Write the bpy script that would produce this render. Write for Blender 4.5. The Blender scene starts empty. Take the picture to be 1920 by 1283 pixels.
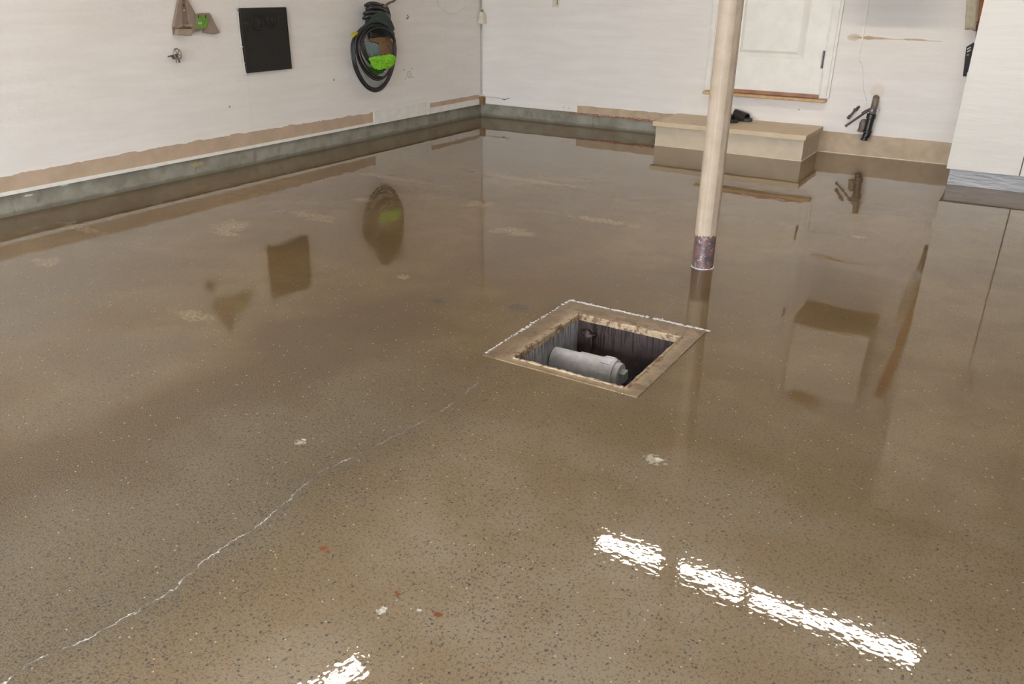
import bpy, bmesh, math, random
from mathutils import Vector, Matrix, noise as mnoise
random.seed(7)
S = bpy.context.scene
COL = S.collection

# ---------------------------------------------------------------- camera
F_PX, YAW, PITCH, ROLL = 1519.858, -0.552213, 0.414253, 0.010908
CAM = Vector((4.971431, -7.402078, 1.28))
cy_, sy_, cp_, sp_ = math.cos(YAW), math.sin(YAW), math.cos(PITCH), math.sin(PITCH)
FW = Vector((sy_*cp_, cy_*cp_, -sp_)); rt0 = Vector((cy_, -sy_, 0)); up0 = rt0.cross(FW)
RT = math.cos(ROLL)*rt0 + math.sin(ROLL)*up0
UP = -math.sin(ROLL)*rt0 + math.cos(ROLL)*up0
cd = bpy.data.cameras.new('camera'); cam = bpy.data.objects.new('camera', cd); COL.objects.link(cam)
cam.matrix_world = Matrix(((RT.x, UP.x, -FW.x, CAM.x), (RT.y, UP.y, -FW.y, CAM.y), (RT.z, UP.z, -FW.z, CAM.z), (0, 0, 0, 1)))
cd.sensor_width = 36; cd.lens = F_PX/1920*36; cd.clip_start = .02
S.camera = cam
S.cycles.max_bounces = 8; S.cycles.diffuse_bounces = 4; S.cycles.glossy_bounces = 3

# ---------------------------------------------------------------- world, exposure
S.view_settings.view_transform = 'Standard'; S.view_settings.look = 'None'
S.view_settings.exposure = -0.22; S.view_settings.gamma = 1; S.view_settings.use_curve_mapping = False
W = bpy.data.worlds.new('world'); S.world = W; W.use_nodes = True
W.node_tree.nodes['Background'].inputs[0].default_value = (.88, .94, 1.0, 1)
W.node_tree.nodes['Background'].inputs[1].default_value = 20.0
TUBE_EMIT = 57.0

# ---------------------------------------------------------------- on-plane points (the wall / floor point a pixel looks at)
def at(u, v, ax, val):
    d = FW*F_PX + RT*(u-960) - UP*(v-641.5)
    return CAM + d*((val-CAM[ax])/d[ax])
def L(u, v, x=0.0): return at(u, v, 0, x)
def B(u, v, y=0.0): return at(u, v, 1, y)

# ---------------------------------------------------------------- mesh helpers
def box(bm, x0, x1, y0, y1, z0, z1):
    vs = [bm.verts.new(c) for c in ((x0,y0,z0),(x1,y0,z0),(x1,y1,z0),(x0,y1,z0),(x0,y0,z1),(x1,y0,z1),(x1,y1,z1),(x0,y1,z1))]
    for f in ((3,2,1,0),(4,5,6,7),(0,1,5,4),(1,2,6,5),(2,3,7,6),(3,0,4,7)): bm.faces.new([vs[i] for i in f])
    return vs
def prism(bm, pts, off):
    off = Vector(off); a = [bm.verts.new(p) for p in pts]; b = [bm.verts.new(Vector(p)+off) for p in pts]
    n = len(a); bm.faces.new(a[::-1]); bm.faces.new(b)
    for i in range(n): bm.faces.new((a[i], a[(i+1) % n], b[(i+1) % n], b[i]))
def tube(bm, pts, r, seg=10, closed=False, cap=True):
    pts = [Vector(p) for p in pts]; n = len(pts)
    rr = r if isinstance(r, (list, tuple)) else [r]*n
    rings = []; ref = None
    for i, p in enumerate(pts):
        if closed: t = pts[(i+1) % n]-pts[i-1]
        else: t = pts[min(i+1, n-1)]-pts[max(i-1, 0)]
        t.normalize()
        if ref is None: ref = Vector((0, 0, 1)) if abs(t.z) < .9 else Vector((1, 0, 0))
        a = ref - t*ref.dot(t)
        if a.length < 1e-4: a = Vector((1, 0, 0)) - t*t.x
        a.normalize(); b = t.cross(a); ref = a
        rings.append([bm.verts.new(p+(a*math.cos(2*math.pi*k/seg)+b*math.sin(2*math.pi*k/seg))*rr[i]) for k in range(seg)])
    for i in range(n if closed else n-1):
        A, Bq = rings[i], rings[(i+1) % n]
        for k in range(seg): bm.faces.new((A[k], A[(k+1) % seg], Bq[(k+1) % seg], Bq[k]))
    if not closed and cap:
        bm.faces.new(rings[0][::-1]); bm.faces.new(rings[-1])
def lathe(bm, prof, base, axis, seg=24, cap=True):
    """prof: list of (radius, distance along axis)"""
    axis = Vector(axis).normalized(); base = Vector(base)
    a = axis.orthogonal().normalized(); b = axis.cross(a); rings = []
    for r, h in prof:
        rings.append([bm.verts.new(base+axis*h+(a*math.cos(2*math.pi*k/seg)+b*math.sin(2*math.pi*k/seg))*max(r, 1e-4)) for k in range(seg)])
    for A, Bq in zip(rings, rings[1:]):
        for k in range(seg): bm.faces.new((A[k], A[(k+1) % seg], Bq[(k+1) % seg], Bq[k]))
    if cap: bm.faces.new(rings[0][::-1]); bm.faces.new(rings[-1])
def torus(bm, c, axis, R, r, seg=28, s2=8):
    axis = Vector(axis).normalized(); a = axis.orthogonal().normalized(); b = axis.cross(a)
    tube(bm, [Vector(c)+(a*math.cos(2*math.pi*k/seg)+b*math.sin(2*math.pi*k/seg))*R for k in range(seg)], r, s2, True)
def blob(bm, c, sx, sy, sz, amp=.15, sub=2, fr=8):
    m = bmesh.ops.create_icosphere(bm, subdivisions=sub, radius=1)
    for v in m['verts']:
        k = 1+amp*mnoise.noise(v.co*1.7+Vector(c)*fr)
        v.co = Vector((v.co.x*sx*k, v.co.y*sy*k, v.co.z*sz*k))+Vector(c)
def crom(P, n=8, closed=False):
    P = [Vector(p) for p in P]; out = []; m = len(P)
    for i in range(m if closed else m-1):
        g = (lambda j: P[j % m]) if closed else (lambda j: P[max(0, min(m-1, j))])
        a, b, c, d = g(i-1), g(i), g(i+1), g(i+2)
        for k in range(n):
            t = k/n
            out.append(.5*((2*b)+(-a+c)*t+(2*a-5*b+4*c-d)*t*t+(-a+3*b-3*c+d)*t**3))
    if not closed: out.append(P[-1])
    return out
def obj(name, bm, mat, parent=None, smooth=False, bevel=0, org=None, seg=2):
    bmesh.ops.recalc_face_normals(bm, faces=bm.faces)
    me = bpy.data.meshes.new(name)
    if parent is not None:
        o0 = Vector(parent['_o'])
    elif org is not None: o0 = Vector(org)
    else:
        xs = [v.co.x for v in bm.verts]; ys = [v.co.y for v in bm.verts]; zs = [v.co.z for v in bm.verts]
        o0 = Vector(((min(xs)+max(xs))/2, (min(ys)+max(ys))/2, min(zs)))
    for v in bm.verts: v.co -= o0
    bm.to_mesh(me); bm.free(); me.materials.append(mat)
    o = bpy.data.objects.new(name, me); COL.objects.link(o); o['_o'] = tuple(o0)
    if parent is not None: o.parent = parent
    else: o.location = o0
    if smooth:
        for p in me.polygons: p.use_smooth = True
        if smooth == 'auto':
            try: me.set_sharp_from_angle(angle=math.radians(38))
            except Exception: pass
    if bevel:
        b = o.modifiers.new('bevel', 'BEVEL'); b.width = bevel; b.segments = seg; b.limit_method = 'ANGLE'; b.angle_limit = math.radians(40)
    return o
def thing(name, label, cat, loc, group=None):
    o = bpy.data.objects.new(name, None); COL.objects.link(o); o.location = loc; o.empty_display_size = .1
    o['_o'] = tuple(loc); o['label'] = label; o['category'] = cat
    if group: o['group'] = group
    return o
def tag(o, label, cat, group=None):
    o['label'] = label; o['category'] = cat
    if group: o['group'] = group
    return o
def struct(o): o['kind'] = 'structure'; return o
def BM(): return bmesh.new()
def bx(*a):
    bm = BM(); box(bm, *a); return bm

# ---------------------------------------------------------------- material helpers
class G:
    def __init__(s, name):
        s.m = bpy.data.materials.new(name); s.m.use_nodes = True; s.t = s.m.node_tree
        s.p = s.t.nodes['Principled BSDF']
        g = s.t.nodes.new('ShaderNodeNewGeometry'); s.pos = g.outputs['Position']
    def n(s, typ, ins=None, **kw):
        nd = s.t.nodes.new('ShaderNode'+typ)
        for k, v in kw.items(): setattr(nd, k, v)
        for k, v in (ins or {}).items(): s.put(nd.inputs[k], v)
        return nd
    def put(s, sock, v):
        if hasattr(v, 'is_linked') or isinstance(v, bpy.types.NodeSocket): s.t.links.new(v, sock)
        else:
            if isinstance(v, (tuple, list)) and len(v) == 3 and sock.type == 'RGBA': v = (*v, 1)
            sock.default_value = v
    def math(s, op, a, b=0.0, clamp=False):
        return s.n('Math', {0: a, 1: b}, operation=op, use_clamp=clamp).outputs[0]
    def mix(s, f, a, b, blend='MIX'):
        nd = s.n('Mix', {0: f, 6: a, 7: b}, data_type='RGBA', blend_type=blend); return nd.outputs[2]
    def vec(s, op, a, b=(0, 0, 0)):
        nd = s.n('VectorMath', {0: a, 1: b}, operation=op); return nd.outputs['Value'] if op == 'LENGTH' else nd.outputs[0]
    def noise(s, scale, detail=4, rough=.55, vec=None, dist=0, col=False):
        nd = s.n('TexNoise', {'Vector': vec if vec is not None else s.pos, 'Scale': scale, 'Detail': detail, 'Roughness': rough, 'Distortion': dist})
        return nd.outputs[1 if col else 0]
    def ramp(s, x, lo, hi, a=0.0, b=1.0, smooth=True):
        nd = s.n('MapRange', {0: x, 1: lo, 2: hi, 3: a, 4: b}); nd.interpolation_type = 'SMOOTHSTEP' if smooth else 'LINEAR'
        return nd.outputs[0]
    def scale(s, v): return s.vec('MULTIPLY', s.pos, v)
    def xyz(s):
        nd = s.n('SeparateXYZ', {0: s.pos}); return nd.outputs
    def bump(s, h, dist, strength=1.0, normal=None):
        d = {'Height': h, 'Distance': dist, 'Strength': strength}
        if normal is not None: d['Normal'] = normal
        return s.n('Bump', d).outputs[0]
    def spot(s, c, r, amp=.6, nscale=60, edge=.35, nz=None):
        """soft-edged blotch at a place: 0..1"""
        q = s.vec('MULTIPLY', s.vec('SUBTRACT', s.pos, c), tuple(0 if k is None else 1/k for k in r))
        l = s.vec('LENGTH', q)
        nz = nz if nz is not None else s.noise(nscale, 3)
        l = s.math('ADD', l, s.math('MULTIPLY', s.math('SUBTRACT', nz, .5), amp*2))
        return s.ramp(l, 1-edge, 1+edge*.3, 1, 0)
    def done(s, color=None, rough=None, normal=None, **kw):
        if color is not None: s.put(s.p.inputs['Base Color'], color)
        if rough is not None: s.put(s.p.inputs['Roughness'], rough)
        if normal is not None: s.put(s.p.inputs['Normal'], normal)
        for k, v in kw.items(): s.put(s.p.inputs[k.replace('_', ' ')], v)
        return s.m

def simple(name, c, rough=.5, var=.12, scale=30, bump=0, metal=0, bscale=None, **kw):
    g = G(name); nz = g.noise(scale, 4)
    col = g.mix(g.ramp(nz, .3, .7), tuple(k*(1-var) for k in c), tuple(min(1, k*(1+var)) for k in c))
    nor = g.bump(g.noise(bscale or scale*3, 4), bump) if bump else None
    return g.done(col, rough, nor, Metallic=metal, **kw)

def wall_mat(name, left=True):
    g = G(name)
    sv = (1, 1, 6)
    streak = g.noise(1.6, 5, .6, g.scale((1.0, 1.0, 9.0)))
    blot = g.noise(1.1, 4, .5)
    fine = g.noise(90, 3)
    a = (.775, .735, .705); b = (.83, .795, .765)
    col = g.mix(g.ramp(streak, .35, .68), a, b)
    col = g.mix(g.ramp(blot, .35, .7, 0, .35), col, (.74, .69, .625))
    col = g.mix(g.ramp(fine, .3, .75, 0, .12), col, (.60, .55, .52))
    X, Y, Z = g.xyz()
    if left:
        for ys, z0 in ((-3.105, .24), (-.62, .2)):
            d = g.math('ABSOLUTE', g.math('SUBTRACT', Y, ys))
            col = g.mix(g.ramp(d, .001, .0035, .22, 0), col, (.42, .38, .36))
        # small nail holes and scuffs
        nz = g.noise(60, 3)
        for c, r in (((0, -1.205, 1.0), .012), ((0, -2.2, .55), .01), ((0, -3.3, .45), .008)):
            col = g.mix(g.spot(c, (.05, r, r), .5, nz=nz), col, (.25, .22, .21))
    else:
        nz = g.noise(28, 4)
        nz2 = g.noise(9, 4, vec=g.scale((1, 1, 4)))
        stain = (.46, .31, .17)
        for c, r, amt in (((3.63, 0, .925), (.055, .05, .028), .5), ((3.76, 0, .925), (.15, .05, .011), .75), ((3.74, 0, .925), (.05, .05, .016), .8),
                     ((3.93, 0, .922), (.14, .05, .004), .55), ((4.08, 0, .925), (.10, .05, .008), .8), ((4.2, 0, .92), (.09, .05, .004), .5)):
            f = g.math('MULTIPLY', g.spot(c, r, .35, nz=nz, edge=.3), amt)
            col = g.mix(f, col, stain)
        for c, r in (((.33, 0, .205), .008), ((.35, 0, .203), .006), ((1.05, 0, .165), .006), ((.99, 0, .17), .006), ((3.28, 0, .33), .006)):
            col = g.mix(g.spot(c, (r, .05, r), .5, nz=nz), col, (.2, .15, .13))
        col = g.mix(g.math('MULTIPLY', g.spot((3.88, 0, .52), (.06, .05, .07), .5, nz=nz), .3), col, (.62, .48, .32))
    nor = g.bump(g.noise(22, 5, .6, g.scale((1, 1, 2))), .0016)
    nor = g.bump(g.noise(3.0, 3, .5, g.scale((1, 1, 2))), .008, normal=nor)
    return g.done(col, .55, nor, Specular_IOR_Level=.35)

M = {}
M['wall_left'] = wall_mat('painted wall left', True)
M['wall_back'] = wall_mat('painted wall back', False)
M['ceil'] = simple('ceiling paint', (.86, .84, .80), .8, .04, 3)
M['white'] = simple('white trim paint', (.78, .75, .70), .4, .05, 14, .0006)
M['door'] = simple('door paint', (.80, .775, .72), .35, .04, 8, .0006)
M['tan'] = simple('torn tan drywall paper', (.46, .345, .25), .8, .07, 8, .001)
M['tanband'] = simple('tan painted wall band', (.46, .35, .24), .55, .10, 10, .001)
M['step_top'] = simple('step top board', (.57, .45, .30), .45, .06, 9, .0004)
M['step_base'] = simple('step riser paint', (.55, .455, .33), .5, .06, 12, .0005)
M['oak'] = simple('oak sill', (.50, .31, .15), .4, .2, 14)
M['oak_dark'] = simple('oak threshold', (.30, .135, .07), .4, .2, 14)
M['hinge'] = simple('aged hinge metal', (.16, .13, .14), .4, .2, 60, metal=.7)
M['black_plastic'] = simple('black plastic', (.012, .011, .010), .45, .2, 40)
M['black_paint'] = simple('black panel paint', (.010, .008, .0075), .6, .25, 24, .0004)
M['black_rubber'] = simple('black hose rubber', (.020, .018, .022), .38, .25, 60)
M['teal'] = simple('dark teal hose plastic', (.012, .035, .030), .4, .3, 40)
M['lime'] = simple('lime microfibre', (.30, .70, .04), .9, .3, 120, .004, bscale=170)
M['green_dark'] = simple('dark green towel', (.06, .22, .03), .9, .3, 80, .002)
M['card'] = simple('brown cardboard', (.23, .135, .065), .8, .2, 25, .001)
M['bluegrey'] = simple('blue grey cloth', (.20, .27, .29), .85, .2, 30, .002)
M['clear'] = simple('cloudy plastic', (.52, .53, .50), .35, .12, 20, .002)
M['yellow'] = simple('yellow plastic', (.42, .36, .02), .4, .15, 40)
M['bracket'] = simple('brown grey plastic', (.255, .195, .155), .55, .10, 20)
M['bracket_in'] = simple('brown grey plastic inner', (.31, .24, .18), .55, .10, 20)
M['level'] = simple('green level box', (.13, .27, .035), .5, .2, 40)
M['brass'] = simple('tarnished valve metal', (.30, .23, .20), .35, .3, 60, metal=.6)
M['cream'] = simple('cream plastic', (.66, .60, .50), .45, .05, 20)
M['cable'] = simple('white cable', (.62, .59, .55), .5, .08, 30)
M['darkwire'] = simple('grey wire', (.22, .20, .19), .5, .1, 30)
M['pink'] = simple('pink insulation and torn paper', (.50, .22, .15), .9, .45, 45, .006)
M['abs'] = simple('black drain plastic', (.016, .014, .014), .35, .3, 40)
M['abs_old'] = simple('weathered pipe', (.16, .125, .10), .55, .3, 40)
M['copper'] = simple('dull copper rod', (.12, .075, .075), .45, .3, 50, metal=.5)
M['pvc_dusty'] = simple('grey dusty cleanout', (.63, .64, .69), .5, .14, 26, .0008)
M['cap_grey'] = simple('grey plug', (.36, .415, .42), .4, .08, 40)
M['steel'] = simple('galvanised steel', (.5, .5, .5), .35, .1, 20, metal=.9)
M['fixture'] = simple('white enamel', (.75, .75, .73), .4, .03, 10)
M['rust'] = simple('rust orange board', (.34, .13, .045), .7, .4, 12, .001)
M['amber'] = simple('amber wrapping', (.80, .73, .58), .35, .06, 22, .004)
M['navy'] = simple('dark navy sheath', (.010, .009, .012), .6, .25, 40)
M['underside'] = simple('raw particle board underside', (.20, .135, .07), .7, .15, 30)

# floor ------------------------------------------------------------------------------------------
def floor_mat():
    g = G('wet ground concrete')
    X, Y, Z = g.xyz()
    big = g.noise(1.1, 5, .6)
    mid = g.noise(4.5, 5, .6, dist=.4)
    grain = g.noise(260, 2, .6)
    grain2 = g.noise(120, 3, .65)
    col = g.mix(g.ramp(big, .35, .66), (.112, .068, .021), (.172, .112, .046))
    col = g.mix(g.ramp(mid, .38, .70, 0, .6), col, (.118, .064, .018))
    # greyer where the aggregate is ground open: a belt along the crack and towards the near left
    wob = g.math('MULTIPLY', g.math('SUBTRACT', g.noise(1.8, 4), .5), .9)
    dx = g.math('ABSOLUTE', g.math('SUBTRACT', X, g.math('ADD', 3.30, wob)))
    belt = g.math('MULTIPLY', g.ramp(dx, .18, .62, 1, 0), g.ramp(Y, -4.7, -5.9, 0, 1))
    belt2 = g.math('MULTIPLY', g.ramp(g.noise(.9, 3), .50, .64), g.ramp(Y, -4.4, -5.4, 0, .55))
    agg = g.math('MAXIMUM', belt, belt2)
    col = g.mix(g.math('MULTIPLY', agg, .72), col, (.112, .097, .070))
    near = g.math('MULTIPLY', g.ramp(Y, -4.5, -6.3, 0, .95), g.ramp(g.math('ADD', X, g.math('MULTIPLY', wob, .4)), 3.40, 3.95, .22, 1))
    nearc = g.mix(g.ramp(g.noise(2.6, 5, .62), .38, .62), (.290, .235, .168), (.240, .175, .106))
    col = g.mix(near, col, nearc)
    # brown stained band left of it
    bl = g.math('ABSOLUTE', g.math('SUBTRACT', X, g.math('ADD', 2.82, wob)))
    col = g.mix(g.math('MULTIPLY', g.ramp(bl, .05, .36, .75, 0), g.ramp(Y, -4.4, -5.2, .4, 1)), col, (.080, .048, .018))
    # grain
    col = g.mix(g.ramp(grain, .42, .66, 0, g.ramp(Y, -4.8, -6.2, .16, .42)), col, (.35, .275, .18))
    col = g.mix(g.ramp(grain2, .50, .68, 0, .50), col, (.080, .054, .028))
    # pebbles
    for sc, thr, cut, c0, c1, amt in ((150, .34, .60, (.030, .028, .031), (.085, .072, .062), .62), (88, .34, .74, (.040, .040, .050), (.11, .10, .09), .75)):
        v = g.n('TexVoronoi', {'Vector': g.vec('ADD', g.pos, g.vec('MULTIPLY', g.noise(60, 2, col=True), (.012, .012, 0))), 'Scale': sc})
        rnd = g.n('SeparateColor', {0: v.outputs['Color']}).outputs
        inside = g.ramp(v.outputs['Distance'], thr*.7, thr, 1, 0)
        thrn = g.math('SUBTRACT', cut+.14, g.math('MULTIPLY', agg, .46))
        pick = g.math('GREATER_THAN', rnd[0], thrn)
        f = g.math('MULTIPLY', g.math('MULTIPLY', inside, pick), amt)
        col = g.mix(f, col, g.mix(rnd[1], c0, c1))
    v = g.n('TexVoronoi', {'Vector': g.pos, 'Scale': 70})
    rnd = g.n('SeparateColor', {0: v.outputs['Color']}).outputs
    f = g.math('MULTIPLY', g.ramp(v.outputs['Distance'], .10, .17, 1, 0), g.math('GREATER_THAN', rnd[2], .976))
    col = g.mix(g.math('MULTIPLY', f, g.ramp(Y, -3.5, -5.8, .35, .8)), col, (.66, .60, .46))
    # pale scrapes where the paint or adhesive is left
    nz = g.noise(14, 5, .65)
    nzf = g.noise(70, 4, .6)
    for c, r in (((1.428, -3.99), (.20, .07)), ((1.22, -4.40), (.13, .10)), ((1.32, -4.52), (.12, .04)), ((2.62, -3.60), (.16, .07)), ((2.18, -5.42), (.12, .05)),
                 ((.98, -5.34), (.10, .06)), ((2.11, -3.17), (.10, .10)), ((1.43, -3.51), (.10, .05)), ((1.95, -2.4), (.5, .06)), ((1.2, -2.9), (.35, .05)),
                 ((2.6, -4.55), (.05, .03)), ((2.95, -3.1), (.25, .05)), ((4.3, -2.6), (.05, .03)), ((.55, -4.9), (.2, .05))):
        f = g.math('MULTIPLY', g.spot((*c, 0), (*r, 1), 1.5, nz=nz, edge=.5), g.ramp(nzf, .40, .60, .05, .6))
        col = g.mix(f, col, (.36, .26, .15))
    for c, r, cc, a in (((4.255, -5.426), .024, (.62, .58, .50), .6), ((4.262, -5.415), .010, (.74, .72, .66), .8), ((3.306, -5.922), .014, (.62, .60, .50), .55), ((3.985, -6.349), .009, (.74, .72, .66), .85), ((3.99, -6.338), .005, (.74, .72, .66), .8), ((4.06, -6.30), .005, (.7, .68, .6), .8), ((3.30, -5.905), .006, (.7, .68, .6), .8),
                     ((3.727, -6.259), .012, (.22, .06, .015), .8), ((3.985, -6.283), .009, (.20, .05, .015), .85), ((4.101, -6.289), .009, (.20, .05, .015), .85),
                     ((3.268, -4.596), .045, (.060, .052, .045), .6), ((2.932, -4.724), .028, (.05, .048, .045), .6), ((3.31, -4.30), .05, (.16, .07, .03), .5)):
        f = g.math('MULTIPLY', g.spot((*c, 0), (r*1.25, r, 1), 2.2, nz=nzf, edge=.5), a)
        col = g.mix(f, col, cc)
    # the crack, running towards the pit
    ys = ((-6.9, 3.49), (-6.846, 3.48), (-6.742, 3.518), (-6.56, 3.541), (-6.443, 3.515), (-6.278, 3.518), (-6.15, 3.497), (-6.009, 3.472), (-5.826, 3.513), (-5.523, 3.549), (-5.255, 3.528), (-5.1, 3.54))
    cr = g.n('ValToRGB', {0: g.ramp(Y, -6.95, -5.05, 0, 1, False)}); e = cr.color_ramp.elements
    for i, (yy, xx) in enumerate(ys):
        t = (yy+6.95)/1.9; k = (xx-3.4)/.2
        el = e[i] if i < 2 else e.new(t)
        el.position = t; el.color = (k, k, k, 1)
    xc = g.math('ADD', g.math('MULTIPLY', cr.outputs[0], .2), 3.4)
    xc = g.math('ADD', xc, g.math('MULTIPLY', g.math('SUBTRACT', g.noise(30, 5, .7), .5), .045))
    d = g.math('ABSOLUTE', g.math('SUBTRACT', X, xc))
    yr = g.math('MULTIPLY', g.ramp(Y, -7.2, -7.0, 0, 1), g.ramp(Y, -5.35, -5.1, 1, 0))
    halo = g.math('MULTIPLY', g.ramp(d, .002, .025, .22, 0), yr)
    col = g.mix(halo, col, (.13, .12, .11))
    gaps = g.ramp(g.noise(11, 5, .65), .42, .56)
    line = g.math('MULTIPLY', g.math('MULTIPLY', g.ramp(d, .0006, .0020, 1, 0), yr), g.math('MULTIPLY', gaps, g.ramp(Y, -6.35, -5.7, .85, .25)))
    col = g.mix(line, col, (.80, .79, .76))
    # water film
    r1 = g.noise(62, 1, .5)
    r2 = g.noise(5.5, 3, .5)
    k1 = g.math('MULTIPLY', r1, g.ramp(Y, -3.2, -5.8, .10, 1.0))
    n1 = g.bump(r2, .0006)
    n1 = g.bump(k1, .00017, normal=n1)
    base_n = g.bump(grain, .0006)
    g.p.inputs['Specular IOR Level'].default_value = .15
    return g.done(col, .75, base_n, Coat_Weight=1.0, Coat_Roughness=.008, Coat_IOR=1.40, Coat_Normal=n1)
M['floor'] = floor_mat()

def kerb_mat():
    g = G('grey foundation concrete')
    nz = g.noise(7, 5, .6); st = g.noise(14, 4, .6, g.scale((1, 1, .5)))
    col = g.mix(g.ramp(nz, .3, .7), (.20, .185, .145), (.31, .295, .245))
    col = g.mix(g.ramp(st, .58, .75, 0, .6), col, (.13, .11, .085))
    X, Y, Z = g.xyz()
    col = g.mix(g.math('MULTIPLY', g.spot((0, -3.63, .085), (.2, .05, .02), .6, nscale=30), .6), col, (.46, .35, .16))
    nzf = g.noise(60, 3)
    for c in ((0, -4.62, .118), (0, -3.98, .12), (0, -4.02, .122), (0, -4.85, .10)):
        col = g.mix(g.spot(c, (.2, .03, .006), .6, nz=nzf), col, (.62, .6, .56))
    wet = g.ramp(g.math('ADD', Z, g.math('MULTIPLY', g.math('SUBTRACT', g.noise(5, 4), .5), .05)), .012, .034, .55, 0)
    col = g.mix(wet, col, (.085, .07, .045))
    return g.done(col, .7, g.bump(g.noise(50, 5), .002))
M['kerb'] = kerb_mat()

def post_paint():
    g = G('cream post paint'); nz = g.noise(18, 4)
    col = g.mix(g.ramp(nz, .3, .7), (.49, .39, .29), (.57, .465, .36))
    nor = g.bump(g.noise(120, 3), .0008)
    return g.done(col, .38, nor)
def post_metal():
    g = G('bared rusty steel'); a = g.noise(30, 5, .65); b = g.noise(70, 4)
    col = g.mix(g.ramp(a, .4, .62), (.13, .10, .11), (.26, .14, .12))
    col = g.mix(g.ramp(b, .6, .68, 0, .8), col, (.55, .52, .52))
    return g.done(col, g.ramp(a, .3, .7, .25, .6), g.bump(b, .002), Metallic=.4)
M['post'] = post_paint(); M['post_metal'] = post_metal()

def frame_mat():
    g = G('chipped tan pit rim'); a = g.noise(9, 5, .65); b = g.noise(45, 5, .7); c = g.noise(48, 4, .65)
    col = g.mix(g.ramp(a, .35, .65), (.165, .108, .054), (.28, .20, .115))
    X, Y, Z = g.xyz()
    dx = g.math('MAXIMUM', g.math('SUBTRACT', 3.53, X), g.math('SUBTRACT', X, 3.985))
    dy = g.math('MAXIMUM', g.math('SUBTRACT', -5.05, Y), g.math('SUBTRACT', Y, -4.53))
    edge = g.ramp(g.math('MAXIMUM', dx, dy), .0, .045, 1, 0)
    m = g.math('GREATER_THAN', g.math('ADD', g.math('MULTIPLY', edge, .14), c), .68)
    col = g.mix(g.math('MULTIPLY', edge, .6), col, (.52, .40, .25))
    out = g.ramp(g.math('MAXIMUM', dx, g.math('MULTIPLY', dy, .6)), .04, .075, 0, .55)
    col = g.mix(out, col, (.145, .092, .042))
    m2 = g.ramp(g.noise(13, 5, .7, dist=.8), .56, .62, 0, .7)
    col = g.mix(m2, col, (.15, .065, .035))
    col = g.mix(g.math('MULTIPLY', m, .8), col, (.13, .05, .03))
    col = g.mix(g.ramp(b, .66, .72, 0, .7), col, (.70, .62, .48))
    return g.done(col, .5, g.bump(b, .003), Coat_Weight=.5, Coat_Roughness=.1)
M['rim'] = frame_mat()
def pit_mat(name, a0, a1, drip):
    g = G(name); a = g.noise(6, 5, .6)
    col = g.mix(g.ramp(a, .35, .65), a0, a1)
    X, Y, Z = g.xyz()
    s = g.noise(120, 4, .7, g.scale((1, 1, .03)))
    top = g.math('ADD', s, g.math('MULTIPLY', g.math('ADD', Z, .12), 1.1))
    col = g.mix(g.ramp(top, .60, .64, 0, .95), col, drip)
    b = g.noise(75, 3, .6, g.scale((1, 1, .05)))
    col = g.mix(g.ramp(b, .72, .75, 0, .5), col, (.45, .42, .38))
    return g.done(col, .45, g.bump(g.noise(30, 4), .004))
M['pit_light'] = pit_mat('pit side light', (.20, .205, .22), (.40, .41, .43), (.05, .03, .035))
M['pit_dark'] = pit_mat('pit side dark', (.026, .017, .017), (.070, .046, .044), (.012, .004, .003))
M['pit_floor'] = simple('pit bottom mud', (.03, .022, .018), .35, .3, 20, .01)
M['residue'] = simple('white caulk residue', (.74, .725, .72), .6, .25, 160, .003)

def lam(name):
    g = G(name); s = g.noise(3, 5, .6, g.scale((1, 1, 14)))
    col = g.mix(g.ramp(s, .3, .7), (.65, .615, .565), (.69, .655, .605))
    nor = g.bump(g.noise(9, 5, .6, g.scale((1, 1, 6))), .0012)
    return g.done(col, .32, nor)
M['lam'] = lam('white cabinet laminate')
def toe():
    g = G('grey shiny toe kick'); s = g.noise(6, 5, .6, g.scale((1, 1, 10)))
    col = g.mix(g.ramp(s, .3, .7), (.20, .19, .20), (.33, .31, .31))
    return g.done(col, .16, g.bump(g.noise(14, 5, .6, g.scale((1, 1, 5))), .004))
M['toe'] = toe()
g = G('fluorescent tube'); g.p.inputs['Emission Color'].default_value = (1, .90, .775, 1); g.p.inputs['Emission Strength'].default_value = TUBE_EMIT
M['tube'] = g.done((.9, .9, .9), .5)
g = G('clear bag film')
M['bag'] = g.done(g.mix(g.ramp(g.noise(14, 4), .35, .6), (.80, .74, .60), (.70, .60, .42)), .15, g.bump(g.noise(30, 4), .01), Transmission_Weight=.35, Alpha=1.0)

# ================================================================ SETTING
RX, RY, RZ = 7.6, -9.6, 2.98
PX0, PX1, PY0, PY1 = 3.420, 4.052, -5.093, -4.400       # outer edge of the pit rim
IX0, IX1, IY0, IY1 = 3.535, 3.985, -5.050, -4.535       # its opening
bm = BM()
T = -.10
for a in ((0, PX0, RY, 0), (PX1, RX, RY, 0), (PX0, PX1, PY1, 0), (PX0, PX1, RY, PY0)):
    box(bm, a[0]-(.1 if a[0] == 0 else 0), a[1], a[2], a[3]+(.1 if a[3] == 0 else 0), T, 0)
bmesh.ops.remove_doubles(bm, verts=bm.verts, dist=1e-5)
struct(obj('floor', bm, M['floor'], org=(0, 0, 0)))
struct(obj('wall_left', bx(-.12, 0, RY, .12, .132, RZ), M['wall_left'], org=(0, 0, 0)))
struct(obj('wall_back', bx(0, RX, 0, .12, .132, .44), M['wall_back'], org=(0, 0, 0)))
bpy.data.objects['wall_back'].data
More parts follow.
